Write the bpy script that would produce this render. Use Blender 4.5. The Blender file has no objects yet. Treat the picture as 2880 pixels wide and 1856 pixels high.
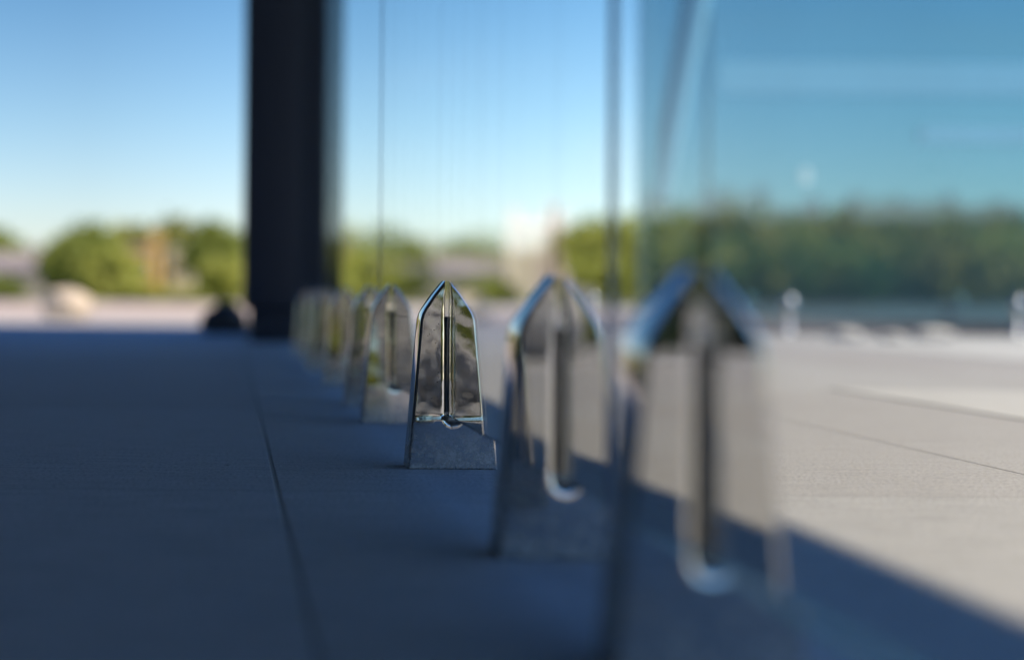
import bpy, bmesh, math, random
import numpy as np
from mathutils import Vector, Matrix

S = bpy.context.scene
COL = S.collection
R = math.radians

# ------------------------------------------------------------------ camera
cam_d = bpy.data.cameras.new('camera')
cam = bpy.data.objects.new('camera', cam_d)
COL.objects.link(cam)
cam.location = (-0.2155, 0.0, 0.169)
ROLL = R(0.5)
cam.rotation_euler = (R(90), -ROLL, 0)
cam_d.lens = 50
cam_d.sensor_width = 36
cam_d.sensor_fit = 'HORIZONTAL'
cam_d.shift_x = 0.2745
cam_d.shift_y = -0.0368
cam_d.clip_start = 0.02
cam_d.clip_end = 4000
cam_d.dof.use_dof = True
cam_d.dof.focus_distance = 1.372
cam_d.dof.aperture_fstop = 2.0
S.camera = cam

# ------------------------------------------------------------------ sky and sun
SUN_EL, SUN_AZ = R(50), R(-60)        # light travels along +Y, turned 60 degrees towards -X
W = bpy.data.worlds.new('World')
S.world = W
W.use_nodes = True
wn, wl = W.node_tree.nodes, W.node_tree.links
sky = wn.new('ShaderNodeTexSky')
sky.sky_type = 'NISHITA'
sky.sun_disc = False
sky.sun_elevation = SUN_EL
sky.sun_rotation = R(180) + SUN_AZ
sky.altitude = 0
sky.air_density = 1.0
sky.dust_density = 0.5
sky.ozone_density = 3.0
# clear day with a pale milky horizon, deeper blue higher up, a little brighter towards +X, and thin streaks of cirrus
tcw = wn.new('ShaderNodeTexCoord')
spw = wn.new('ShaderNodeSeparateXYZ')
wl.new(tcw.outputs['Generated'], spw.inputs[0])
tint = wn.new('ShaderNodeValToRGB')
wl.new(spw.outputs[2], tint.inputs[0])
stops = [(0.0, (1.08, 1.04, 1.10)), (0.06, (1.02, 1.03, 1.06)), (0.12, (0.82, 0.95, 1.00)), (0.21, (0.54, 0.79, 0.90)), (0.42, (0.20, 0.50, 0.96))]
els = tint.color_ramp.elements
while len(els) < len(stops):
    els.new(0.5)
for e, (p, c) in zip(els, stops):
    e.position = p
    e.color = (*c, 1)
side = wn.new('ShaderNodeMapRange')
side.inputs[1].default_value = -0.1
side.inputs[2].default_value = 0.28
side.inputs[3].default_value = 1.0
side.inputs[4].default_value = 1.6
wl.new(spw.outputs[0], side.inputs[0])
mul = wn.new('ShaderNodeMix')
mul.data_type = 'RGBA'
mul.blend_type = 'MULTIPLY'
mul.inputs[0].default_value = 1.0
wl.new(sky.outputs[0], mul.inputs[6])
wl.new(tint.outputs[0], mul.inputs[7])
mul2 = wn.new('ShaderNodeMix')
mul2.data_type = 'RGBA'
mul2.blend_type = 'MULTIPLY'
mul2.inputs[0].default_value = 1.0
wl.new(mul.outputs[2], mul2.inputs[6])
wl.new(side.outputs[0], mul2.inputs[7])
cmap = wn.new('ShaderNodeMapping')
cmap.inputs['Scale'].default_value = (3.0, 3.0, 14.0)
wl.new(tcw.outputs['Generated'], cmap.inputs[0])
cn = wn.new('ShaderNodeTexNoise')
cn.inputs['Scale'].default_value = 1.6
cn.inputs['Detail'].default_value = 6.0
wl.new(cmap.outputs[0], cn.inputs['Vector'])
cr = wn.new('ShaderNodeMapRange')
cr.inputs[1].default_value = 0.56
cr.inputs[2].default_value = 0.80
cr.inputs[4].default_value = 0.35
wl.new(cn.outputs[0], cr.inputs[0])
cside = wn.new('ShaderNodeMapRange')          # cirrus only towards the right
cside.inputs[1].default_value = 0.0
cside.inputs[2].default_value = 0.3
wl.new(spw.outputs[0], cside.inputs[0])
cm = wn.new('ShaderNodeMath')
cm.operation = 'MULTIPLY'
wl.new(cr.outputs[0], cm.inputs[0])
wl.new(cside.outputs[0], cm.inputs[1])
cir = wn.new('ShaderNodeMix')
cir.data_type = 'RGBA'
wl.new(cm.outputs[0], cir.inputs[0])
wl.new(mul2.outputs[2], cir.inputs[6])
cir.inputs[7].default_value = (7.0, 7.3, 7.6, 1)
wl.new(cir.outputs[2], wn['Background'].inputs[0])
wn['Background'].inputs[1].default_value = 0.1

sun_d = bpy.data.lights.new('sun', 'SUN')
sun_d.energy = 5.0
sun_d.angle = R(0.5)
sun_d.color = (1.0, 0.845, 0.63)
sun = bpy.data.objects.new('sun', sun_d)
COL.objects.link(sun)
sdir = Vector((math.sin(SUN_AZ) * math.cos(SUN_EL), math.cos(SUN_AZ) * math.cos(SUN_EL), -math.sin(SUN_EL)))
sun.rotation_euler = sdir.to_track_quat('-Z', 'Y').to_euler()
sun.location = (-2, -10, 20)

S.view_settings.view_transform = 'Standard'
S.view_settings.look = 'None'
S.view_settings.exposure = 0.48
S.view_settings.gamma = 1
cy = S.cycles
cy.max_bounces = 24
cy.transmission_bounces = 20
cy.glossy_bounces = 10
cy.diffuse_bounces = 4
cy.transparent_max_bounces = 16
cy.sample_clamp_indirect = 8
cy.use_denoising = True

# ------------------------------------------------------------------ materials
def mat(name):
    m = bpy.data.materials.new(name)
    m.use_nodes = True
    return m, m.node_tree.nodes, m.node_tree.links, m.node_tree.nodes['Principled BSDF']

def N(nodes, kind, **kw):
    n = nodes.new(kind)
    for k, v in kw.items():
        if k in n.inputs:
            n.inputs[k].default_value = v
        else:
            setattr(n, k, v)
    return n

def math_node(nodes, links, op, a, b=None, c=None):
    n = nodes.new('ShaderNodeMath')
    n.operation = op
    for i, v in enumerate((a, b, c)):
        if v is None:
            continue
        if hasattr(v, 'links'):
            links.new(v, n.inputs[i])
        else:
            n.inputs[i].default_value = v
    return n.outputs[0]

def mixc(nodes, links, f, a, b, blend='MIX'):
    n = nodes.new('ShaderNodeMix')
    n.data_type = 'RGBA'
    n.blend_type = blend
    for s, v in ((n.inputs[0], f), (n.inputs[6], a), (n.inputs[7], b)):
        if hasattr(v, 'links'):
            links.new(v, s)
        else:
            s.default_value = v if not isinstance(v, tuple) else (*v, 1)
    return n.outputs[2]

def simple(name, col, rough=0.6, metal=0.0, var=0.25, scale=6.0, bump=0.0):
    m, n, l, b = mat(name)
    tc = N(n, 'ShaderNodeTexCoord')
    ns = N(n, 'ShaderNodeTexNoise', Scale=scale, Detail=6.0, Roughness=0.6)
    l.new(tc.outputs['Object'], ns.inputs['Vector'])
    dark = tuple(c * (1 - var) for c in col)
    lite = tuple(min(1, c * (1 + var)) for c in col)
    l.new(mixc(n, l, ns.outputs[0], dark, lite), b.inputs['Base Color'])
    b.inputs['Roughness'].default_value = rough
    b.inputs['Metallic'].default_value = metal
    if bump:
        bp = N(n, 'ShaderNodeBump', Strength=bump, Distance=0.02)
        l.new(ns.outputs[0], bp.inputs['Height'])
        l.new(bp.outputs[0], b.inputs['Normal'])
    return m

def paving_material():
    m, n, l, b = mat('stone_paving')
    g = N(n, 'ShaderNodeNewGeometry')
    sp = N(n, 'ShaderNodeSeparateXYZ')
    l.new(g.outputs['Position'], sp.inputs[0])
    X, Y = sp.outputs[0], sp.outputs[1]
    M = lambda *a: math_node(n, l, *a)
    PX, PY = 0.732, 0.85
    u = M('DIVIDE', M('ADD', X, 0.174), PX)
    cidx = M('FLOOR', u)
    off = M('MULTIPLY', M('MINIMUM', M('MAXIMUM', cidx, 0.0), 1.0), 0.44)
    v = M('ADD', M('DIVIDE', M('SUBTRACT', Y, 1.215), PY), off)
    ridx = M('FLOOR', v)
    def edge(w, pitch):
        f = M('FRACT', w)
        return M('MULTIPLY', M('MINIMUM', f, M('SUBTRACT', 1.0, f)), pitch)
    ex = edge(u, PX)
    ey = M('MULTIPLY', edge(v, PY), 2.2)
    d = M('MINIMUM', ex, ey)
    joint = N(n, 'ShaderNodeMapRange', interpolation_type='SMOOTHSTEP')
    joint.inputs[1].default_value = 0.0010
    joint.inputs[2].default_value = 0.0026
    l.new(d, joint.inputs[0])
    jf = joint.outputs[0]                      # 0 in the joint, 1 on the slab
    cmb = N(n, 'ShaderNodeCombineXYZ')
    l.new(cidx, cmb.inputs[0]); l.new(ridx, cmb.inputs[1])
    wn_ = N(n, 'ShaderNodeTexWhiteNoise')
    l.new(cmb.outputs[0], wn_.inputs['Vector'])
    # riven streaks run across the slabs
    mp = N(n, 'ShaderNodeMapping')
    mp.inputs['Scale'].default_value = (14, 110, 6)
    l.new(g.outputs['Position'], mp.inputs[0])
    st = N(n, 'ShaderNodeTexNoise', Scale=1.0, Detail=8.0, Roughness=0.65)
    l.new(mp.outputs[0], st.inputs['Vector'])
    fine = N(n, 'ShaderNodeTexNoise', Scale=260.0, Detail=4.0)
    l.new(g.outputs['Position'], fine.inputs['Vector'])
    big = N(n, 'ShaderNodeTexNoise', Scale=2.2, Detail=5.0)
    l.new(g.outputs['Position'], big.inputs['Vector'])
    sr = N(n, 'ShaderNodeMapRange')
    sr.inputs[1].default_value = 0.2; sr.inputs[2].default_value = 0.8
    l.new(st.outputs[0], sr.inputs[0])
    c = mixc(n, l, sr.outputs[0], (0.26, 0.265, 0.275), (0.60, 0.605, 0.62))
    c = mixc(n, l, M('MULTIPLY', wn_.outputs[0], 0.75), c, (0.34, 0.32, 0.315))
    c = mixc(n, l, M('MULTIPLY', big.outputs[0], 0.6), c, (0.46, 0.45, 0.46))
    c = mixc(n, l, M('MULTIPLY', M('MAXIMUM', M('SUBTRACT', fine.outputs[0], 0.50), 0.0), 3.0), c, (0.17, 0.165, 0.16))
    # small dark flecks of grit
    vo = N(n, 'ShaderNodeTexVoronoi', Scale=9.0)
    l.new(g.outputs['Position'], vo.inputs['Vector'])
    fl = M('LESS_THAN', vo.outputs['Distance'], 0.03)
    c = mixc(n, l, M('MULTIPLY', fl, 0.7), c, (0.05, 0.045, 0.04))
    jc = mixc(n, l, M('LESS_THAN', ex, 0.006), (0.24, 0.235, 0.23), (0.25, 0.245, 0.24))
    c = mixc(n, l, jf, jc, c)
    l.new(c, b.inputs['Base Color'])
    b.inputs['Roughness'].default_value = 0.75
    b.inputs['Specular IOR Level'].default_value = 0.16
    h = M('ADD', M('MULTIPLY', jf, M('ADD', 0.25, M('MULTIPLY', M('LESS_THAN', ex, 0.006), 0.75))), M('ADD', M('MULTIPLY', st.outputs[0], 0.55), M('MULTIPLY', fine.outputs[0], 0.40)))
    bp = N(n, 'ShaderNodeBump', Strength=0.7, Distance=0.004)
    l.new(h, bp.inputs['Height'])
    l.new(bp.outputs[0], b.inputs['Normal'])
    return m

def steel_material(name, rough, wave, dust, wscale=26.0, foot=0.25):
    m, n, l, b = mat(name)
    tc = N(n, 'ShaderNodeTexCoord')
    M = lambda *a: math_node(n, l, *a)
    sp = N(n, 'ShaderNodeSeparateXYZ')
    l.new(tc.outputs['Object'], sp.inputs[0])
    oi = N(n, 'ShaderNodeObjectInfo')
    va = N(n, 'ShaderNodeVectorMath', operation='ADD')
    l.new(tc.outputs['Object'], va.inputs[0])
    l.new(oi.outputs['Location'], va.inputs[1])
    wv = N(n, 'ShaderNodeTexNoise', Scale=wscale, Detail=1.0)
    l.new(va.outputs[0], wv.inputs['Vector'])
    bp = N(n, 'ShaderNodeBump', Strength=wave, Distance=0.002)
    calm = N(n, 'ShaderNodeMapRange')          # hand polished above, flatter on the foot
    calm.inputs[1].default_value = 0.035; calm.inputs[2].default_value = 0.065
    calm.inputs[3].default_value = foot
    l.new(sp.outputs[2], calm.inputs[0])
    l.new(M('MULTIPLY', wv.outputs[0], calm.outputs[0]), bp.inputs['Height'])
    l.new(bp.outputs[0], b.inputs['Normal'])
    b.inputs['Metallic'].default_value = 1.0
    b.inputs['Base Color'].default_value = (0.62, 0.61, 0.59, 1)
    # dried dust near the foot and scattered specks
    lo = N(n, 'ShaderNodeMapRange')
    lo.inputs[1].default_value = 0.055; lo.inputs[2].default_value = 0.0
    l.new(sp.outputs[2], lo.inputs[0])
    dn = N(n, 'ShaderNodeTexNoise', Scale=90.0, Detail=6.0, Roughness=0.7)
    l.new(va.outputs[0], dn.inputs['Vector'])
    dfac = M('MULTIPLY', M('MULTIPLY', lo.outputs[0], dust), M('SMOOTH_MIN', M('MULTIPLY', M('SUBTRACT', dn.outputs[0], 0.36), 4.0), 1.0, 0.1))
    dfac = M('MAXIMUM', dfac, 0.0)
    vo = N(n, 'ShaderNodeTexVoronoi', Scale=210.0)
    l.new(va.outputs[0], vo.inputs['Vector'])
    wn_ = N(n, 'ShaderNodeTexNoise', Scale=40.0)
    l.new(va.outputs[0], wn_.inputs['Vector'])
    spk = M('MULTIPLY', M('LESS_THAN', vo.outputs['Distance'], 0.13), M('GREATER_THAN', wn_.outputs[0], 0.52))
    f = M('MINIMUM', M('ADD', dfac, M('MULTIPLY', spk, 0.35)), 1.0)
    db = N(n, 'ShaderNodeBsdfDiffuse')
    db.inputs[0].default_value = (0.45, 0.43, 0.40, 1)
    mx = N(n, 'ShaderNodeMixShader')
    l.new(f, mx.inputs[0]); l.new(b.outputs[0], mx.inputs[1]); l.new(db.outputs[0], mx.inputs[2])
    l.new(mx.outputs[0], n['Material Output'].inputs[0])
    r = M('ADD', rough, M('MULTIPLY', lo.outputs[0], 0.16))
    l.new(r, b.inputs['Roughness'])
    return m

def glass_material():
    m, n, l, b = mat('toughened_glass')
    g = N(n, 'ShaderNodeNewGeometry')
    M = lambda *a: math_node(n, l, *a)
    gl = N(n, 'ShaderNodeBsdfGlass')
    gl.inputs['Color'].default_value = (0.975, 0.995, 0.99, 1)
    gl.inputs['Roughness'].default_value = 0.0
    gl.inputs['IOR'].default_value = 1.5
    vo = N(n, 'ShaderNodeTexVoronoi', Scale=70.0)
    l.new(g.outputs['Position'], vo.inputs['Vector'])
    ns = N(n, 'ShaderNodeTexNoise', Scale=14.0, Detail=2.0)
    l.new(g.outputs['Position'], ns.inputs['Vector'])
    spk = M('MULTIPLY', M('LESS_THAN', vo.outputs['Distance'], 0.075), M('GREATER_THAN', ns.outputs[0], 0.60))
    # dried rain streaks, thin film of dust
    mp = N(n, 'ShaderNodeMapping')
    mp.inputs['Scale'].default_value = (1, 130, 1.2)
    l.new(g.outputs['Position'], mp.inputs[0])
    st = N(n, 'ShaderNodeTexNoise', Scale=1.0, Detail=5.0, Roughness=0.7)
    l.new(mp.outputs[0], st.inputs['Vector'])
    mp2 = N(n, 'ShaderNodeMapping')
    mp2.inputs['Scale'].default_value = (1, 22, 0.8)
    l.new(g.outputs['Position'], mp2.inputs[0])
    st2 = N(n, 'ShaderNodeTexNoise', Scale=1.0, Detail=4.0, Roughness=0.6)
    l.new(mp2.outputs[0], st2.inputs['Vector'])
    film = M('ADD', M('MULTIPLY', M('MAXIMUM', M('SUBTRACT', st.outputs[0], 0.5), 0.0), 0.07), M('MULTIPLY', M('MAXIMUM', M('SUBTRACT', st2.outputs[0], 0.48), 0.0), 0.14))
    f = M('MINIMUM', M('ADD', M('MULTIPLY', spk, 0.45), film), 1.0)
    db = N(n, 'ShaderNodeBsdfDiffuse')
    db.inputs[0].default_value = (0.50, 0.50, 0.50, 1)
    mx = N(n, 'ShaderNodeMixShader')
    l.new(f, mx.inputs[0]); l.new(gl.outputs[0], mx.inputs[1]); l.new(db.outputs[0], mx.inputs[2])
    l.new(mx.outputs[0], n['Material Output'].inputs[0])
    n.remove(b)
    return m

def facade_glass(name, base, tint, fac):
    m, n, l, b = mat(name)
    g = N(n, 'ShaderNodeNewGeometry')
    ns = N(n, 'ShaderNodeTexNoise', Scale=0.9, Detail=3.0)
    l.new(g.outputs['Position'], ns.inputs['Vector'])
    l.new(mixc(n, l, ns.outputs[0], tuple(c * 0.5 for c in base), tuple(c * 1.5 for c in base)), b.inputs['Base Color'])
    b.inputs['Roughness'].default_value = 0.4
    gs = N(n, 'ShaderNodeBsdfGlossy')
    gs.inputs['Color'].default_value = (*tint, 1)
    gs.inputs['Roughness'].default_value = 0.02
    bp = N(n, 'ShaderNodeBump', Strength=0.02, Distance=0.01)
    l.new(ns.outputs[0], bp.inputs['Height'])
    l.new(bp.outputs[0], gs.inputs['Normal'])
    mx = N(n, 'ShaderNodeMixShader')
    mx.inputs[0].default_value = fac
    l.new(b.outputs[0], mx.inputs[1]); l.new(gs.outputs[0], mx.inputs[2])
    l.new(mx.outputs[0], n['Material Output'].inputs[0])
    return m

def leaf_material(name, a, bcol, scale=1.2):
    m, n, l, b = mat(name)
    tc = N(n, 'ShaderNodeTexCoord')
    ns = N(n, 'ShaderNodeTexNoise', Scale=scale, Detail=5.0, Roughness=0.7)
    l.new(tc.outputs['Object'], ns.inputs['Vector'])
    rp = N(n, 'ShaderNodeMapRange')
    rp.inputs[1].default_value = 0.3; rp.inputs[2].default_value = 0.7
    l.new(ns.outputs[0], rp.inputs[0])
    c = mixc(n, l, rp.outputs[0], a, bcol)
    l.new(c, b.inputs['Base Color'])
    b.inputs['Roughness'].default_value = 0.9
    b.inputs['Specular IOR Level'].default_value = 0.1
    tr = N(n, 'ShaderNodeBsdfTranslucent')
    l.new(mixc(n, l, 0.5, c, (bcol[0] * 1.3, bcol[1] * 1.3, bcol[2] * 0.6)), tr.inputs[0])
    mx = N(n, 'ShaderNodeMixShader')
    mx.inputs[0].default_value = 0.3
    l.new(b.outputs[0], mx.inputs[1]); l.new(tr.outputs[0], mx.inputs[2])
    l.new(mx.outputs[0], n['Material Output'].inputs[0])
    return m

PAVING = paving_material()
STEEL = steel_material('polished_steel', 0.025, 0.035, 0.95)
STEEL_WAVY = steel_material('hand_polished_steel', 0.02, 0.17, 0.95, 42.0)
STEEL_RIPPLED = steel_material('rippled_steel', 0.025, 0.13, 0.6, 34.0, 0.8)
GLASS = glass_material()
GLASS_EDGE = simple('ground_glass_edge', (0.30, 0.42, 0.58), 0.45, var=0.15, scale=60)
RUBBER = simple('black_rubber', (0.015, 0.015, 0.017), 0.6)
GASKET_PALE = simple('pale_gasket', (0.55, 0.56, 0.55), 0.35, var=0.08)
DARK_METAL = simple('navy_coated_metal', (0.003, 0.006, 0.016), 0.5, var=0.2, scale=14, bump=0.05)
CANOPY_M = simple('dark_soffit', (0.018, 0.019, 0.022), 0.8)
GRASS = leaf_material('dry_grass', (0.14, 0.17, 0.03), (0.34, 0.32, 0.10), 0.25)
LEAF_YELLOW = leaf_material('yellow_green_leaves', (0.26, 0.30, 0.06), (0.52, 0.52, 0.15))
LEAF_MID = leaf_material('mid_green_leaves', (0.17, 0.22, 0.05), (0.36, 0.40, 0.11))
LEAF_OLIVE = leaf_material('olive_leaves', (0.22, 0.24, 0.07), (0.42, 0.42, 0.15))
LEAF_DARK = leaf_material('dark_conifer_needles', (0.012, 0.03, 0.018), (0.03, 0.06, 0.03))
BARK = simple('bark', (0.12, 0.085, 0.06), 0.9, bump=0.5, scale=20)
STONE = simple('pale_boulder_stone', (0.55, 0.47, 0.38), 0.85, var=0.3, scale=9, bump=0.6)
WHITE_STONE = simple('white_stone', (0.46, 0.45, 0.43), 0.7, var=0.12, scale=12, bump=0.3)
PINK_STONE = simple('pinkish_stone', (0.70, 0.66, 0.62), 0.85, var=0.4, scale=2.2, bump=0.6)
WALL_YELLOW = simple('ochre_render', (0.62, 0.40, 0.12), 0.9, var=0.12)
WALL_WHITE = simple('white_render', (0.76, 0.63, 0.57), 0.9, var=0.08)
WALL_CREAM = simple('cream_render', (0.58, 0.52, 0.38), 0.9, var=0.1)
WALL_GREY = simple('grey_render', (0.36, 0.31, 0.29), 0.9, var=0.12)
ROOF_GREY = simple('grey_roof_tiles', (0.24, 0.21, 0.21), 0.8, var=0.2, scale=3)
ROOF_BROWN = simple('brown_roof_tiles', (0.20, 0.14, 0.11), 0.8, var=0.2, scale=3)
WINDOW_M = facade_glass('window_glass', (0.02, 0.03, 0.035), (0.8, 0.9, 1.0), 0.25)
FACADE = facade_glass('coated_facade_glass', (0.004, 0.035, 0.055), (0.30, 0.76, 0.90), 0.24)
FRAME = facade_glass('glazed_frame', (0.012, 0.06, 0.085), (0.30, 0.76, 0.90), 0.23)
BAND = simple('pale_spandrel', (0.10, 0.30, 0.46), 0.35, var=0.12)
HILL_M = simple('far_hill_woods', (0.10, 0.14, 0.12), 0.95, var=0.35, scale=0.06)
BRACE = simple('pale_blue_coated_metal', (0.16, 0.38, 0.52), 0.3, metal=0.3, var=0.1)
PALE_OVAL = simple('pale_blue_oval', (0.34, 0.52, 0.60), 0.5, var=0.1)
POST_STEEL = simple('bright_steel', (0.55, 0.57, 0.58), 0.2, metal=1.0, var=0.05)
PATH_M = simple('pinkish_gravel_path', (0.46, 0.38, 0.33), 0.95, var=0.2, scale=4)
ASPHALT = simple('asphalt', (0.10, 0.10, 0.10), 0.9, var=0.2, scale=2)
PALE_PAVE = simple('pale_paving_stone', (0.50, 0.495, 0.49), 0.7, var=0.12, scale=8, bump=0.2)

# ------------------------------------------------------------------ helpers
def mesh_obj(name, me, m, parent=None, smooth=False):
    if m is not None and not me.materials:
        me.materials.append(m)
    if smooth:
        for p in me.polygons:
            p.use_smooth = True
    o = bpy.data.objects.new(name, me)
    COL.objects.link(o)
    if parent is not None:
        o.parent = parent
    return o

def bm_obj(name, bm, m, parent=None, smooth=False):
    bmesh.ops.recalc_face_normals(bm, faces=bm.faces)
    me = bpy.data.meshes.new(name)
    bm.to_mesh(me)
    bm.free()
    return mesh_obj(name, me, m, parent, smooth)

def tag(o, label=None, cat=None, group=None, kind=None):
    for k, v in (('label', label), ('category', cat), ('group', group), ('kind', kind)):
        if v:
            o[k] = v
    return o

def thing(name, label, cat, loc=(0, 0, 0), rz=0.0, group=None):
    o = bpy.data.objects.new(name, None)
    COL.objects.link(o)
    o.empty_display_size = 0.1
    o.location = loc
    o.rotation_euler = (0, 0, rz)
    return tag(o, label, cat, group)

def copy_tree(o, parent=None):
    c = o.copy()
    COL.objects.link(c)
    c.parent = parent
    for ch in list(o.children):
        copy_tree(ch, c)
    return c

def box(bm, lo, hi, bevel=0.0):
    vs = [bm.verts.new((x, y, z)) for x in (lo[0], hi[0]) for y in (lo[1], hi[1]) for z in (lo[2], hi[2])]
    q = [(0, 1, 3, 2), (4, 6, 7, 5), (0, 4, 5, 1), (2, 3, 7, 6), (0, 2, 6, 4), (1, 5, 7, 3)]
    fs = [bm.faces.new([vs[i] for i in f]) for f in q]
    if bevel:
        es = list({e for f in fs for e in f.edges})
        bmesh.ops.bevel(bm, geom=es, offset=bevel, segments=2, affect='EDGES', profile=0.5)

def tube(bm, pts, rads, sides=8):
    rings = []
    for i, (p, r) in enumerate(zip(pts, rads)):
        p = Vector(p)
        a = Vector(pts[max(i - 1, 0)]); b = Vector(pts[min(i + 1, len(pts) - 1)])
        d = (b - a).normalized()
        ux = d.cross(Vector((0.3, 1, 0.2))).normalized()
        uy = d.cross(ux)
        rings.append([bm.verts.new(p + (ux * math.cos(2 * math.pi * k / sides) + uy * math.sin(2 * math.pi * k / sides)) * r) for k in range(sides)])
    for a, b in zip(rings, rings[1:]):
        for k in range(sides):
            bm.faces.new((a[k], a[(k + 1) % sides], b[(k + 1) % sides], b[k]))
    bm.faces.new(rings[0]); bm.faces.new(list(reversed(rings[-1])))

def lathe(bm, prof, seg=24, c=(0, 0)):
    rings = []
    for r, z in prof:
        if r < 1e-6:
            rings.append([bm.verts.new((c[0], c[1], z))])
        else:
            rings.append([bm.verts.new((c[0] + r * math.cos(2 * math.pi * k / seg), c[1] + r * math.sin(2 * math.pi * k / seg), z)) for k in range(seg)])
    for a, b in zip(rings, rings[1:]):
        for k in range(seg):
            f = [a[k % len(a)], a[(k + 1) % len(a)], b[(k + 1) % len(b)], b[k % len(b)]]
            f = list(dict.fromkeys(f))
            if len(f) > 2:
                bm.faces.new(f)

def leaf_mesh(name, centers, size, rng, m, flat=0.0):
    """one quad per leaf spray, turned at random (flat > 0 keeps them nearer level)"""
    n = len(centers)
    a = rng.normal(size=(n, 3)); a[:, 2] *= (1 - flat)
    a /= np.linalg.norm(a, axis=1)[:, None]
    t = rng.normal(size=(n, 3)); t[:, 2] *= (1 - flat)
    b = np.cross(a, t); b /= np.linalg.norm(b, axis=1)[:, None]
    s = size * rng.uniform(0.6, 1.4, size=(n, 1))
    v = np.stack([centers - a * s, centers + b * s * 0.55, centers + a * s, centers - b * s * 0.55], axis=1).reshape(-1, 3)
    me = bpy.data.meshes.new(name)
    me.from_pydata(v.tolist(), [], np.arange(4 * n).reshape(n, 4).tolist())
    me.materials.append(m)
    return me

# ------------------------------------------------------------------ ground, paving
def terrain(name, x0, x1, y0, y1, z, m):
    bm = bmesh.new()
    nx = 8
    vs = [[bm.verts.new((x0 + (x1 - x0) * i / nx, y0 + (y1 - y0) * j / nx, z)) for j in range(nx + 1)] for i in range(nx + 1)]
    for i in range(nx):
        for j in range(nx):
            bm.faces.new((vs[i][j], vs[i + 1][j], vs[i + 1][j + 1], vs[i][j + 1]))
    return tag(bm_obj(name, bm, m), kind='structure')

terrain('ground', -2500, 2500, -2500, 2500, -0.008, GRASS)
terrain('pavement', -9, 16, -9, 21.0, 0.0, PAVING)

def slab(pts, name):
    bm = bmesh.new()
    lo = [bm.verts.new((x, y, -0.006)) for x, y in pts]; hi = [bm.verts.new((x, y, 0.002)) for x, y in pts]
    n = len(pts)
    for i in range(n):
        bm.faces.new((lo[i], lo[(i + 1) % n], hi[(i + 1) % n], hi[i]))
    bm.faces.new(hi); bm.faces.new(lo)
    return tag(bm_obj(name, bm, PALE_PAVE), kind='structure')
terrain('path', -9, 1.0, 9.2, 21.0, 0.004, PATH_M)
terrain('road', -60, -3.8, 6.2, 42, 0.008, ASPHALT)  # out-of-view dark ground added to dim the band the glass mirrors
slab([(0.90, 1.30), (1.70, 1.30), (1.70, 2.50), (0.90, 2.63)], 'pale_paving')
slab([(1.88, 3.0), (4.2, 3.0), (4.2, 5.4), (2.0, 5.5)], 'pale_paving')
terrain('road', -60, 90, -33, -9.2, -0.004, ASPHALT)

def hills():
    rng = np.random.default_rng(3)
    bm = bmesh.new()
    xs = np.linspace(-900, 900, 121)
    def ridge(x):
        return 24 + 9 * math.sin(x / 130) + 6 * math.sin(x / 47 + 1) + 2.5 * math.sin(x / 15) + rng.uniform(-1, 1)
    rows = []
    for k, f in enumerate((0.0, 0.45, 0.8, 1.0, 0.8, 0.0)):
        rows.append([(x, 640 + 45 * k + 0.12 * abs(x), f) for x in xs])
    hs = [ridge(x) for x in xs]
    V = [[bm.verts.new((x, y, -0.5 + f * hs[i])) for i, (x, y, f) in enumerate(r)] for r in rows]
    for a, b in zip(V, V[1:]):
        for i in range(len(xs) - 1):
            bm.faces.new((a[i], a[i + 1], b[i + 1], b[i]))
    tag(bm_obj('hills', bm, HILL_M, smooth=True), kind='structure')
hills()

# ------------------------------------------------------------------ canopy building that shades the floor
def canopy_building():
    t = thing('canopy_building', 'dark flat canopy building casting its shade over the paving', 'building', (-3.0, 5.0, 0))
    def part(name, lo, hi, m):
        bm = bmesh.new()
        box(bm, lo, hi)
        o = bm_obj(name, bm, m, t)
        o.matrix_parent_inverse = Matrix.Translation((3.0, -5.0, 0))
        return o
    part('canopy', (-3.6, -5.0, 3.0), (2.392, 5.69, 3.35), CANOPY_M)
    part('wall', (-2.0, -4.6, 0.0), (-1.7, 3.0, 2.997), CANOPY_M)  # unseen wall added to hold sky light off the left floor
    part('wall', (-2.0, -4.95, 0.0), (-0.15, -4.603, 2.997), CANOPY_M)  # unseen back wall added to keep the shaded floor dark
canopy_building()

# dark column on the line of the railing
def column():
    t = thing('column', 'tall black square column at the far end of the glass railing', 'column', (-0.029, 4.95, 0))
    bm = bmesh.new()
    box(bm, (-0.122, -0.13, 0.0), (0.122, 0.13, 0.11), 0.006)
    bm_obj('base', bm, DARK_METAL, t)
    bm = bmesh.new()
    box(bm, (-0.145, -0.145, 0.112), (0.145, 0.145, 2.998), 0.012)
    bm_obj('shaft', bm, DARK_METAL, t)
column()

# small black bag left of the column
def bag():
    t = thing('bag', 'small black bag lying on the shaded paving left of the column', 'bag', (-0.235, 5.75, 0), 0.3)
    bm = bmesh.new()
    bmesh.ops.create_uvsphere(bm, u_segments=24, v_segments=14, radius=1)
    rng = random.Random(4)
    for v in bm.verts:
        c = v.co
        k = 1 + 0.10 * math.sin(5 * c.x + 2 * c.z) + 0.06 * math.sin(9 * c.y + 3 * c.x)
        sx = abs(c.x) ** 0.7 * math.copysign(1, c.x)
        sz = abs(c.z) ** 0.7 * math.copysign(1, c.z)
        v.co = Vector((sx * 0.092 * k * (1 - 0.16 * sz), c.y * 0.07 * k, max(0.0, 0.058 + sz * 0.062 * k)))
    bm_obj('body', bm, RUBBER, t, True)
    bm = bmesh.new()
    pts = [(-0.045 + 0.09 * i / 8, 0, 0.112 + 0.03 * math.sin(math.pi * i / 8)) for i in range(9)]
    tube(bm, pts, [0.005] * 9, 8)
    bm_obj('handle', bm, RUBBER, t, True)
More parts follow.
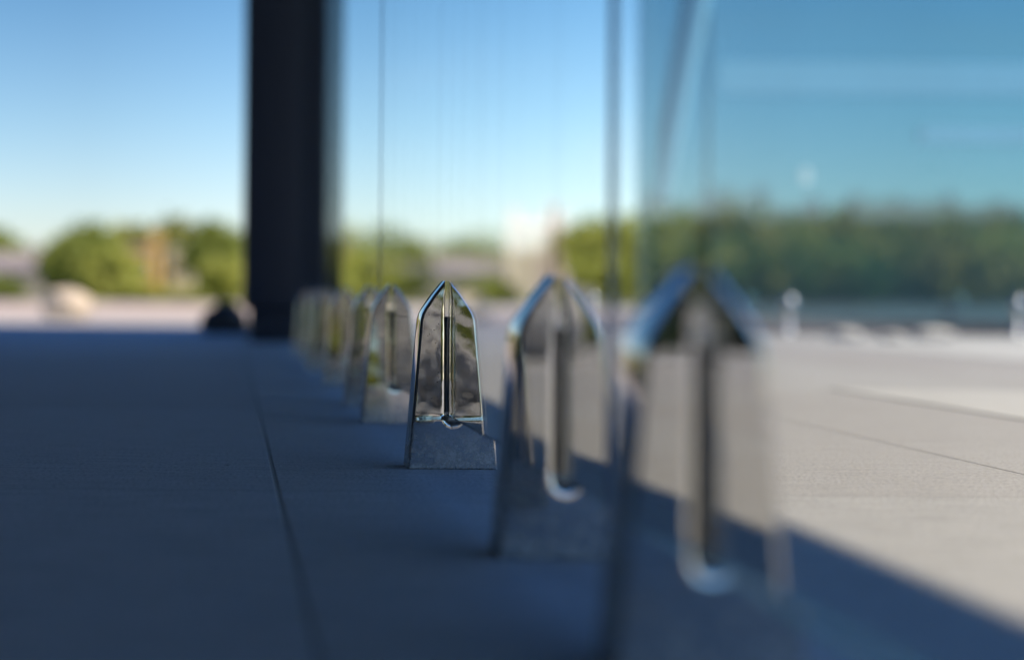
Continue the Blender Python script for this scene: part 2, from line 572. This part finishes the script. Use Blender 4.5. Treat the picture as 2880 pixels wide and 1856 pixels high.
bag()

# ------------------------------------------------------------------ glass railing spigots
T = 0.036                                     # depth along the railing
def spigot_mesh(lean_top, lean_foot, crease, steel):
    """upright clamp with a slot for the glass: outline in XZ, rounded front and back rims"""
    pts, wid = [], []                         # outline counter-clockwise seen from -Y, and the rim width of the edge that follows each point
    def add(x, z, w):
        pts.append(Vector((x, z))); wid.append(w)
    OUT, SLOT, LIP = 0.0026, 0.0042, 0.0080
    add(-0.0435, 0.0, 0.0016); add(0.0435, 0.0, OUT)
    add(0.0324, 0.138, OUT); add(0.0317, 0.1445, OUT); add(0.0300, 0.1502, OUT); add(0.0272, 0.1555, OUT); add(0.0185, 0.1685, OUT)
    add(0.0080, 0.1818, 0.0006); add(0.0080, 0.172, 0.0015); add(0.0080, 0.164, 0.003); add(0.0080, 0.154, SLOT); add(0.0080, 0.142, SLOT)
    add(0.0080, 0.054, SLOT)
    for k in range(1, 6):
        a = -math.pi / 2 * k / 6
        add(0.0025 + 0.0055 * math.cos(a), 0.0535 + 0.0065 * math.sin(a), SLOT + (LIP - SLOT) * k / 6)
    add(0.0025, 0.047, LIP); add(-0.0025, 0.047, LIP)
    for k in range(5, 0, -1):
        a = -math.pi / 2 * k / 6
        add(-0.0025 - 0.0055 * math.cos(a), 0.0535 + 0.0065 * math.sin(a), SLOT + (LIP - SLOT) * (k - 1) / 6)
    add(-0.0080, 0.054, SLOT); add(-0.0080, 0.142, SLOT); add(-0.0080, 0.154, 0.003); add(-0.0080, 0.164, 0.0015); add(-0.0080, 0.172, 0.0006)
    add(-0.0080, 0.1818, OUT)
    add(-0.0185, 0.1685, OUT); add(-0.0272, 0.1555, OUT); add(-0.0300, 0.1502, OUT); add(-0.0317, 0.1445, OUT); add(-0.0324, 0.138, OUT)
    n = len(pts)
    def inset(f):
        out = []
        for i in range(n):
            p0, p1, p2 = pts[i - 1], pts[i], pts[(i + 1) % n]
            d1 = (p1 - p0).normalized(); d2 = (p2 - p1).normalized()
            n1 = Vector((-d1.y, d1.x)); n2 = Vector((-d2.y, d2.x))
            a = p1 + n1 * wid[i - 1] * f; b = p1 + n2 * wid[i] * f
            den = d1.x * d2.y - d1.y * d2.x
            if abs(den) < 0.15:
                out.append((a + b) / 2)
            else:
                w = b - a
                s = (w.x * d2.y - w.y * d2.x) / den
                out.append(a + d1 * s)
        return out
    bm = bmesh.new()
    rings = []
    K = 5
    DEP = 0.0028
    for side in (-1, 1):
        seq = []
        for k in range(K + 1):
            a = math.pi / 2 * k / K
            seq.append((1 - math.cos(a), T / 2 - DEP + DEP * math.sin(a)))
        if side < 0:
            seq = seq[::-1]
        for f, y in seq:
            rings.append([bm.verts.new((p.x, side * y, p.y)) for p in inset(f)])
    for a, b in zip(rings, rings[1:]):
        for i in range(n):
            bm.faces.new((a[i], a[(i + 1) % n], b[(i + 1) % n], b[i]))
    caps = [bm.faces.new(rings[0]), bm.faces.new(rings[-1])]
    bmesh.ops.recalc_face_normals(bm, faces=bm.faces)
    for f in bm.faces:
        f.smooth = f not in caps
    bmesh.ops.triangulate(bm, faces=caps)
    for z in (0.030, 0.040, 0.0445, 0.0455, 0.0465, 0.0475, 0.0485, 0.0495, 0.0505, 0.052, 0.0545, 0.065, 0.08, 0.10, 0.12, 0.14):
        bmesh.ops.bisect_plane(bm, geom=bm.verts[:] + bm.edges[:] + bm.faces[:], plane_co=(0, 0, z), plane_no=(0, 0, 1), dist=1e-6)
    for v in bm.verts:
        z = v.co.z
        up = max(0.0, z - 0.0475)
        zc = z + 0.0012 * math.sin(v.co.x * 130 + 0.6)
        s = min(1, max(0, (zc - 0.0462) / 0.0046)); s = s * s * (3 - 2 * s)
        d = lean_foot * min(z, 0.0475) + lean_top * up + crease * s
        v.co.y += d if v.co.y < 0 else -0.25 * d
    me = bpy.data.meshes.new('spigot_body')
    bm.to_mesh(me)
    bm.free()
    me.materials.append(steel)
    me.set_sharp_from_angle(angle=R(42))
    for p in me.polygons:
        if abs(p.normal.y) > 0.985 and abs(p.center.y) > T / 2 - 0.012 and p.area > 4e-6 and not (crease and 0.0445 < p.center.z < 0.0530):
            p.use_smooth = False
    return me

def gasket_mesh():
    bm = bmesh.new()
    for s in (-1, 1):
        x0, x1 = sorted((s * 0.00615, s * 0.00785))
        box(bm, (x0, -T / 2 + 0.0045, 0.055), (x1, T / 2 - 0.0045, 0.147))
    me = bpy.data.meshes.new('gasket')
    bm.to_mesh(me); bm.free()
    me.materials.append(RUBBER)
    return me

def shoe_mesh():
    bm = bmesh.new()
    box(bm, (-0.0052, -T / 2 + 0.0004, 0.0473), (0.0052, T / 2 - 0.0004, 0.0515), 0.001)
    me = bpy.data.meshes.new('setting_block')
    bm.to_mesh(me); bm.free()
    me.materials.append(GASKET_PALE)
    return me

MESH_PLAIN = spigot_mesh(math.tan(R(0.7)), math.tan(R(0.2)), 0.0, STEEL)
MESH_CREASE = spigot_mesh(math.tan(R(2.2)), math.tan(R(0.0)), 0.00035, STEEL_WAVY)
MESH_FAR = spigot_mesh(math.tan(R(1.2)), math.tan(R(1.0)), 0.0, STEEL)
MESH_LEAN = spigot_mesh(math.tan(R(2.0)), math.tan(R(2.0)), 0.0, STEEL_RIPPLED)
GASKET, SHOE = gasket_mesh(), shoe_mesh()
SPIG_GROUP = 'polished glass clamps along the railing'
spots = [
    (0.650, MESH_PLAIN, 'largest blurred steel clamp of the railing, its foot cut by the frame edge'),
    (0.926, MESH_PLAIN, 'blurred steel clamp between the sharp one and the largest one'),
    (1.390, MESH_CREASE, 'sharply focused polished steel clamp with dusty creased foot'),
    (1.870, MESH_LEAN, 'steel clamp mirroring greenery, just behind the sharp one'),
    (2.154, MESH_PLAIN, 'steel clamp beyond the thin upright glass joint, half hidden by its neighbour'),
    (2.634, MESH_FAR, 'soft grey steel clamp sixth along the railing from the camera'),
    (3.114, MESH_FAR, 'soft grey steel clamp seventh along the railing from the camera'),
    (3.398, MESH_FAR, 'soft grey steel clamp second from the black column'),
    (3.878, MESH_FAR, 'soft grey steel clamp closest to the black column'),
]
def make_spigot():
    t = thing('glass_clamp', 'x', 'glass clamp', (0, 0, 0.0), 0, SPIG_GROUP)
    mesh_obj('clamp_body', MESH_PLAIN, None, t)
    mesh_obj('gasket', GASKET, None, t)
    mesh_obj('setting_block', SHOE, None, t)
    return t
proto = make_spigot()
rngs = random.Random(11)
for i, (y, me, lab) in enumerate(spots):
    o = proto if i == 0 else copy_tree(proto)
    o.location = (0, y, 0.0)
    o.rotation_euler = (0, 0, R(rngs.uniform(-0.5, 0.5)))
    o['label'] = lab
    for ch in o.children:
        if ch.name.startswith('clamp_body'):
            ch.data = me

# glass panels held by the clamps
def glass_panel(y0, y1, label):
    bm = bmesh.new()
    box(bm, (-0.006, y0, 0.0518), (0.006, y1, 1.22), 0.0008)
    o = tag(bm_obj('glass_balustrade', bm, GLASS), label, 'glass balustrade', 'glass sheets of the railing')
    o.data.materials.append(GLASS_EDGE)
    o.data.materials.append(RUBBER)  # plain black for the bottom face, suppresses its bright streak
    for p in o.data.polygons:
        if abs(p.normal.y) > 0.9:
            p.material_index = 1               # ground edges
        elif p.normal.z < -0.9:
            p.material_index = 2               # bottom face coloured black to suppress its bright streak
    return o
glass_panel(-0.42, 0.7855, 'clear glass panel nearest the camera, standing in the largest clamp')
glass_panel(0.7915, 2.006, 'clear glass panel above the sharply focused clamp')
glass_panel(2.012, 3.252, 'clear glass panel behind the thin upright joint')
glass_panel(3.258, 4.50, 'clear glass panel reaching the black column')

# ------------------------------------------------------------------ glass building on the far side of the plaza
def glass_building():
    FX, FY = 1.71, 6.6
    t = thing('glass_building', 'blue glass building mirroring dark woods beyond the paving', 'building', (FX, FY, 0))
    def part(name, boxes, m, parent=t, bev=0.0):
        bm = bmesh.new()
        for lo, hi in boxes:
            box(bm, lo, hi, bev)
        o = bm_obj(name, bm, m, parent)
        return o
    H = 2.7
    bm = bmesh.new()
    foot = [(0.06, 0.10), (12.0, 0.10), (12.0, 6.0), (2.1, 6.0)]
    lo = [bm.verts.new((x, y, 0)) for x, y in foot]; hi = [bm.verts.new((x, y, H)) for x, y in foot]
    for i in range(4):
        bm.faces.new((lo[i], lo[(i + 1) % 4], hi[(i + 1) % 4], hi[i]))
    bm.faces.new(hi); bm.faces.new(lo)
    bm_obj('wall', bm, FACADE, t)
    xs = [0.06, 0.33, 1.98, 3.1, 4.2, 5.5, 6.8, 8.1, 9.4, 10.7, 12.0]
    zs = [0.10, 2.64]
    rr = random.Random(2)
    for i in range(len(xs) - 1):
        for j in range(len(zs) - 1):
            if xs[i] > 5 and j > 2:
                continue
            o = part('window_pane', [((xs[i] + 0.02, 0.06, zs[j] + 0.02), (xs[i + 1] - 0.02, 0.085, zs[j + 1] - 0.02))], FACADE)
    part('corner_post', [((-0.0, 0.0, 0.0), (0.057, 0.14, H))], FRAME)
    for x in xs[1:]:
        part('mullion', [((x - 0.02, 0.03, 0.10), (x + 0.02, 0.098, H))], FRAME)
    part('spandrel_band', [((0.36, 0.050, 1.12), (12.0, 0.058, 1.27))], BAND)
    part('spandrel_band', [((1.30, 0.050, 0.90), (12.0, 0.058, 0.97))], BAND)
    part('sill', [((0.06, -0.03, 0.0), (12.0, 0.09, 0.06))], DARK_METAL)
    bm = bmesh.new()
    tube(bm, [(0.08, -0.02, 0.62), (0.36, -0.02, 2.2)], [0.03, 0.06], 10)
    bm_obj('brace', bm, BRACE, t)
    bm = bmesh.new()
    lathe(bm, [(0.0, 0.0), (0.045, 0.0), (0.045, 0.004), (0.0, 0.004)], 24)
    o = bm_obj('pale_oval', bm, PALE_OVAL, t)  # small pale oval disc set on the facade
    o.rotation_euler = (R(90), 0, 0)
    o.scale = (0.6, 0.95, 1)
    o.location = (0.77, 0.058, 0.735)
glass_building()

# short posts with polished domes, and white stones in front of the glass building
def post(x, y, label):
    t = thing('steel_post', label, 'post', (x, y, 0), 0, 'short domed steel posts on the plaza')
    bm = bmesh.new()
    lathe(bm, [(0.0, 0.0), (0.032, 0.0), (0.032, 0.006), (0.020, 0.010), (0.020, 0.13), (0.0, 0.13)], 24)
    bm_obj('shaft', bm, POST_STEEL, t, True)
    bm = bmesh.new()
    r = 0.062
    prof = [(0.0, 0.1301), (0.038, 0.1301), (0.042, 0.134)] + [(0.042 * math.cos(a), 0.138 + 0.045 * math.sin(a)) for a in [math.pi / 2 * k / 8 for k in range(8)]] + [(0.0, 0.183)]
    lathe(bm, prof, 32)
    bm_obj('dome', bm, POST_STEEL, t, True)
post(1.42, 6.4, 'short domed steel post left of the glass building')
post(2.30, 6.4, 'short domed steel post before the left end of the glass building')
post(3.33, 6.4, 'short domed steel post at the right edge before the glass building')

def rock_mesh(name, w, d, h, seed, m, rough=0.18):
    rng = np.random.default_rng(seed)
    bm = bmesh.new()
    bmesh.ops.create_icosphere(bm, subdivisions=4, radius=1)
    ph = rng.uniform(0, 6, 9)
    for v in bm.verts:
        c = v.co
        k = 1 + rough * (math.sin(2.3 * c.x + ph[0]) * math.cos(2.1 * c.y + ph[1]) + 0.6 * math.sin(4.5 * c.z + ph[2] + 2 * c.x) + 0.35 * math.sin(9 * c.y + ph[3]) * math.sin(8 * c.x + ph[4]))
        k = min(k, 1.05 + 0.04 * math.sin(6 * c.x + ph[5]))
        v.co = Vector((c.x * k * w / 2, c.y * k * d / 2, max(0, (c.z * k * 0.62 + 0.38) * h)))
    bmesh.ops.recalc_face_normals(bm, faces=bm.faces)
    me = bpy.data.meshes.new(name)
    bm.to_mesh(me); bm.free()
    me.materials.append(m)
    return me
for i, (x, y, w, h, lab) in enumerate([
    (2.28, 5.75, 0.13, 0.045, 'white stone before the glass building, leftmost of the row'),
    (2.45, 5.72, 0.10, 0.035, 'smaller middle white stone before the glass building'),
    (2.66, 5.8, 0.17, 0.05, 'widest white stone at the right end of the row before the glass building'),
]):
    o = mesh_obj('stone', rock_mesh('stone', w, 0.13, h, 40 + i, WHITE_STONE, 0.1), None, smooth=True)
    o.location = (x, y, 0)
    tag(o, lab, 'stone', 'white stones before the glass building')

o = mesh_obj('boulder', rock_mesh('boulder', 0.30, 0.26, 0.185, 7, STONE), None, smooth=True)
o.location = (-1.17, 8.35, 0)
tag(o, 'pale rounded boulder in the sun past the shadow edge', 'boulder')

# ------------------------------------------------------------------ trees and shrubs
RNG = np.random.default_rng(12)
def clump_points(n_clump, per, rx, ry, rz, zc, rng, low=-0.9):
    out = []
    for _ in range(n_clump):
        d = rng.normal(size=3); d /= np.linalg.norm(d)
        if d[2] < low:
            d[2] = -d[2]
        r = rng.uniform(0.45, 1.0) ** 0.6
        c = np.array([d[0] * rx * r, d[1] * ry * r, zc + d[2] * rz * r])
        s = rng.uniform(0.12, 0.24) * (rx + rz) / 2
        out.append(c + rng.normal(size=(per, 3)) * s)
    return np.concatenate(out)

def tree_parts(kind):
    """unit tree about 1 high: (trunk mesh or None, crown points, leaf size)"""
    bm = bmesh.new()
    if kind == 'shrub':
        for a in range(5):
            t = 2 * math.pi * a / 5
            tube(bm, [(0, 0, 0), (0.12 * math.cos(t), 0.12 * math.sin(t), 0.25), (0.3 * math.cos(t), 0.3 * math.sin(t), 0.6)], [0.025, 0.018, 0.006], 6)
        pts = clump_points(60, 45, 0.62, 0.62, 0.42, 0.46, RNG)
        size = 0.075
    elif kind == 'tree':
        tube(bm, [(0, 0, 0), (0.01, 0, 0.2), (0.0, 0.01, 0.45), (0.01, 0, 0.75)], [0.035, 0.028, 0.02, 0.006], 8)
        for a in range(6):
            t = 2 * math.pi * a / 6 + 0.4
            tube(bm, [(0, 0, 0.28 + 0.04 * a), (0.14 * math.cos(t), 0.14 * math.sin(t), 0.42 + 0.04 * a), (0.27 * math.cos(t), 0.27 * math.sin(t), 0.55 + 0.05 * a)], [0.014, 0.010, 0.004], 6)
        pts = clump_points(70, 45, 0.40, 0.40, 0.36, 0.60, RNG)
        size = 0.05
    else:
        tube(bm, [(0, 0, 0), (0, 0, 0.5), (0, 0, 0.98)], [0.022, 0.014, 0.003], 8)
        pts = []
        for k in range(26):
            z = 0.10 + 0.87 * k / 25
            rr = 0.24 * (1 - (z - 0.1) / 0.9) ** 0.85 + 0.012
            nb = max(4, int(11 * rr / 0.24))
            for q in range(nb):
                t = 2 * math.pi * (q + RNG.uniform(-0.3, 0.3)) / nb + k
                L = rr * RNG.uniform(0.7, 1.15)
                for s in np.linspace(0.15, 1, 12):
                    pts.append((L * s * math.cos(t), L * s * math.sin(t), z - 0.25 * L * s * s))
        pts = np.array(pts) + RNG.normal(size=(len(pts), 3)) * 0.008
        size = 0.024
    pts[:, 2] = np.maximum(pts[:, 2], 0.02)
    bmesh.ops.recalc_face_normals(bm, faces=bm.faces)
    me = bpy.data.meshes.new('trunk')
    bm.to_mesh(me); bm.free()
    me.materials.append(BARK)
    return me, pts, size

VARS = {}
for kind in ('shrub', 'tree', 'conifer'):
    VARS[kind] = [tree_parts(kind) for _ in range(3)]
CROWNS = {}
def plant(kind, m, x, y, h, wx, label, group=None, name=None, var=0):
    nm = name or {'shrub': 'shrub', 'tree': 'tree', 'conifer': 'conifer_tree'}[kind]
    key = (kind, m.name, var)
    tr, pts, size = VARS[kind][var]
    if key not in CROWNS:
        CROWNS[key] = leaf_mesh('crown', pts, size, RNG, m, 0.3)
    t = thing(nm, label, 'conifer' if kind == 'conifer' else kind, (x, y, -0.008), RNG.uniform(0, 6.28), group)
    t.scale = (wx, wx, h)
    mesh_obj('trunk', tr, None, t)
    mesh_obj('crown', CROWNS[key], None, t)
    return t

def stuff_wood(name, label, rows, kind_mix, mats):
    """a wood that reads as one mass"""
    allp = {k: [] for k in mats}
    for x, y, h, k, mk in rows:
        _, pts, size = VARS[k][RNG.integers(3)]
        w = h * (1.0 if k == 'conifer' else RNG.uniform(0.9, 1.3))
        sel = pts[RNG.permutation(len(pts))[: min(len(pts), 1500)]]
        p = sel * np.array([w, w, h]) + np.array([x, y, 0])
        allp[mk].append((p, size * h * 2.0))
    verts, faces, midx = [], [], []
    base = 0
    for mi, mk in enumerate(mats):
        for p, s in allp[mk]:
            n = len(p)
            a = RNG.normal(size=(n, 3)); a /= np.linalg.norm(a, axis=1)[:, None]
            b = np.cross(a, RNG.normal(size=(n, 3))); b /= np.linalg.norm(b, axis=1)[:, None]
            ss = s * RNG.uniform(0.6, 1.4, size=(n, 1))
            verts.append(np.stack([p - a * ss, p + b * ss * 0.6, p + a * ss, p - b * ss * 0.6], axis=1).reshape(-1, 3))
            faces.append(np.arange(4 * n).reshape(n, 4) + base)
            midx += [mi] * n
            base += 4 * n
    me = bpy.data.meshes.new(name)
    me.from_pydata(np.concatenate(verts).tolist(), [], np.concatenate(faces).tolist())
    for mk in mats:
        me.materials.append(mats[mk])
    me.polygons.foreach_set('material_index', midx)
    o = mesh_obj(name, me, None)
    return tag(o, label, 'woods', kind='stuff')

MATS = {'y': LEAF_YELLOW, 'm': LEAF_MID, 'o': LEAF_OLIVE, 'd': LEAF_DARK}
# wood behind the camera: mirrored in the glass building and the clamps
rows = []
for i in range(110):
    x = -8 + 62 * i / 110 + RNG.uniform(-0.6, 0.6)
    y = -38 - RNG.uniform(0, 14)
    con = RNG.uniform() < (0.12 if x < 21 else 0.75)
    h = RNG.uniform(3.1, 3.6) if not con else RNG.uniform(3.2, 4.1)
    rows.append((x, y, h * (-y + 16) / 54, 'conifer' if con else 'tree', 'd' if con else RNG.choice(['m', 'y', 'o', 'y'])))
for i in range(70):
    rows.append((-8 + 62 * i / 70 + RNG.uniform(-0.5, 0.5), -34 - RNG.uniform(0, 4), RNG.uniform(1.5, 2.6), 'shrub', RNG.choice(['m', 'y', 'o', 'y'])))
for i in range(26):                           # hedge along the near side of the road
    rows.append((1.7 + 8.6 * i / 26 + RNG.uniform(-0.1, 0.1), -10.6 - RNG.uniform(0, 1.6), RNG.uniform(0.75, 1.15), 'shrub', RNG.choice(['m', 'y', 'o', 'y'])))
for i in range(9):                            # tufts among the rubble behind the camera
    x, y = 0.25 + 0.14 * i + RNG.uniform(-0.1, 0.1), RNG.uniform(-8.2, -6.0)
    rows.append((x, y, RNG.uniform(0.25, 0.4) + (-5.4 - y) / 3.2 * 0.5, 'shrub', RNG.choice(['m', 'y', 'o'])))
stuff_wood('woods', 'dark green mixed wood mirrored in the glass building', rows, None, MATS)
# far tree belt along the horizon in front
rows = []
for i in range(95):
    x = -150 + 230 * i / 95 + RNG.uniform(-2, 2)
    y = 120 + RNG.uniform(0, 30)
    rows.append((x, y, RNG.uniform(3.4, 5.2), 'tree', RNG.choice(['m', 'o', 'y'])))
for i in range(26):                           # low sunlit scrub closing the gaps between the trees
    rows.append((-8.2 + 7.7 * i / 26 + RNG.uniform(-0.3, 0.3), 74 + RNG.uniform(-3, 3), RNG.uniform(2.2, 3.3), 'shrub', RNG.choice(['y', 'o', 'y'])))
for i in range(48):
    rows.append((-14 + 33 * i / 48 + RNG.uniform(-0.3, 0.3), 101 + RNG.uniform(-2, 3), RNG.uniform(2.7, 3.5), 'shrub', RNG.choice(['y', 'o', 'y'])))
for k, w in ((0.252, 0.55), (0.272, 0.7)):
    rows.append((-k * 43, 43, 2.45, 'tree', 'y'))
for i in range(56):                           # the belt comes nearer further left, where the railing mirrors it
    k = 0.292 + 0.42 * i / 56 + RNG.uniform(-0.006, 0.006)
    y = 44 + RNG.uniform(0, 5)
    rows.append((-k * y, y, RNG.uniform(2.2, 2.65), 'tree' if i % 3 else 'shrub', RNG.choice(['m', 'o', 'y'])))
stuff_wood('treeline', 'far belt of olive trees along the horizon', rows, None, MATS)

# (kind, material, direction x/y, distance, height, width, label)
SHR = 'shrubs and trees beyond the plaza'
def put(kind, m, u, Y, h, w, label, var=0):
    plant(kind, m, u * Y / 3319 - 0.208, Y, h * (0.88 if kind == 'tree' else 1), w, label, SHR, var=var)
put('shrub', LEAF_MID, -545, 24, 0.42, 0.75, 'low dark green shrub at the left edge below the grey house', 0)
put('tree', LEAF_MID, -330, 46, 2.6, 2.6, 'green tree behind the pale boulder', 1)
put('shrub', LEAF_YELLOW, -290, 34, 1.25, 1.25, 'bright green shrub right of the pale boulder', 1)
put('tree', LEAF_OLIVE, -225, 66, 3.5, 3.2, 'olive tree behind the ochre house', 2)
put('shrub', LEAF_YELLOW, -225, 24, 0.30, 0.7, 'low bright green shrub below the ochre house', 2)
put('tree', LEAF_OLIVE, -120, 66, 3.9, 3.4, 'olive tree behind the cream cottage', 0)
put('tree', LEAF_MID, -45, 50, 2.9, 2.5, 'dark green tree beside the black column', 1)
put('shrub', LEAF_YELLOW, -22, 30, 0.95, 0.85, 'yellow green shrub left of the black column', 0)
put('shrub', LEAF_YELLOW, -120, 26, 0.26, 0.7, 'low yellowish shrub between ochre house and column', 1)
put('tree', LEAF_YELLOW, 275, 44, 1.7, 1.6, 'yellow green tree right of the black column', 1)
put('shrub', LEAF_YELLOW, 360, 30, 0.75, 0.9, 'yellow green shrub behind the upright glass joint', 2)
put('shrub', LEAF_MID, 480, 30, 0.55, 0.9, 'low green shrub behind the tip of the sharp clamp', 0)
put('shrub', LEAF_YELLOW, 560, 28, 0.60, 0.9, 'yellow shrub behind the second clamp tip', 1)
put('shrub', LEAF_OLIVE, 640, 32, 0.85, 0.8, 'olive shrub between the yellow shrub and the slim conifer', 2)
put('conifer', LEAF_DARK, 752, 66, 4.3, 3.0, 'slim dark conifer rising behind the sharp clamp and the next one', 0)
put('tree', LEAF_YELLOW, 835, 48, 2.9, 2.6, 'yellow green tree right of the slim conifer', 2)
put('tree', LEAF_YELLOW, 930, 46, 2.9, 2.6, 'yellow green tree beside the glass building', 0)
put('shrub', LEAF_YELLOW, 870, 28, 0.9, 1.1, 'yellow green shrub left of the glass building', 0)

# ------------------------------------------------------------------ houses in the distance
def house(name, x, y, w, d, h, roof_h, wall_m, roof_m, label, rz=0.0, wins=2):
    t = thing(name, label, 'house', (x, y, -0.008), rz)
    bm = bmesh.new()
    box(bm, (-w / 2, -d / 2, 0), (w / 2, d / 2, h))
    bm_obj('wall', bm, wall_m, t)
    bm = bmesh.new()
    e = min(0.25, 0.04 * w)
    a = [bm.verts.new(p) for p in ((-w / 2 - e, -d / 2 - e, h + 0.003), (w / 2 + e, -d / 2 - e, h + 0.003), (w / 2 + e, d / 2 + e, h + 0.003), (-w / 2 - e, d / 2 + e, h + 0.003), (-w / 2 - e, 0, h + roof_h), (w / 2 + e, 0, h + roof_h))]
    for f in ((0, 1, 5, 4), (2, 3, 4, 5), (0, 4, 3), (1, 2, 5), (0, 3, 2, 1)):
        bm.faces.new([a[i] for i in f])
    rf = bm_obj('roof', bm, roof_m, t)
    bm = bmesh.new()
    box(bm, (w * 0.2, -0.25, h + roof_h * 0.6), (w * 0.2 + 0.5, 0.25, h + roof_h + 0.5))
    bm_obj('chimney', bm, wall_m, rf)
    for k in range(wins):
        cx = -w / 2 + w * (k + 0.5) / wins
        bm = bmesh.new()
        box(bm, (cx - 0.45, -d / 2 - 0.03, h * 0.42), (cx + 0.45, -d / 2 + 0.02, h * 0.78))
        wv = bm_obj('window', bm, WALL_WHITE, t)
        bm = bmesh.new()
        box(bm, (cx - 0.38, -d / 2 - 0.04, h * 0.45), (cx + 0.38, -d / 2 - 0.032, h * 0.75))
        bm_obj('pane', bm, WINDOW_M, wv)
    return t
def hx(u, Y):
    return u * Y / 3319 - 0.208
house('house', hx(-530, 95), 95, 9.0, 5, 1.5, 1.25, WALL_GREY, ROOF_GREY, 'low grey house with grey roof at the left edge', wins=4)
house('house', hx(-205, 56), 56, 1.25, 3, 1.75, 0.25, WALL_YELLOW, ROOF_BROWN, 'small ochre house among the shrubs', wins=1)
house('house', hx(-116, 58), 58, 0.95, 3, 1.7, 0.25, WALL_CREAM, ROOF_GREY, 'small cream cottage right of the ochre house', wins=1)
house('house', hx(470, 90), 90, 8.0, 5, 1.5, 0.7, WALL_GREY, ROOF_GREY, 'long low grey house seen through the glass above the sharp clamp', wins=4)
house('house', -12.3, 60, 1.45, 4, 2.85, 0.45, WALL_WHITE, WALL_WHITE, 'narrow pinkish white house, the paler of the two mirrored in the glass', rz=0.1, wins=0)
house('house', -13.65, 59, 1.2, 4, 3.0, 0.45, WALL_WHITE, WALL_WHITE, 'brighter and taller narrow white house mirrored in the glass', rz=-0.1, wins=0)

# rock bed with small shrubs behind the camera, mirrored in the clamps
def rock_bed():
    bm = bmesh.new()
    rng = random.Random(8)
    for i in range(110):
        x, y = rng.uniform(0.15, 1.45), rng.uniform(-8.6, -5.4)
        s = rng.choice((0.18, 0.25, 0.4, 0.6, 0.8)) * rng.uniform(0.8, 1.2)
        z = (-5.4 - y) / 3.2 * 0.62
        mtx = Matrix.Translation((x, y, z + s * 0.15)) @ Matrix.Rotation(rng.uniform(0, 6), 4, 'Z') @ Matrix.Diagonal((s * rng.uniform(0.7, 1.3), s, s * 0.7, 1))
        g = bmesh.ops.create_icosphere(bm, subdivisions=2, radius=0.5, matrix=mtx)
        for v in g['verts']:
            v.co += Vector((rng.uniform(-1, 1), rng.uniform(-1, 1), rng.uniform(-1, 1))) * s * 0.06
    tag(bm_obj('rubble', bm, PINK_STONE), 'bank of greyish rubble mirrored in the steel clamps', 'rubble', kind='stuff')
rock_bed()
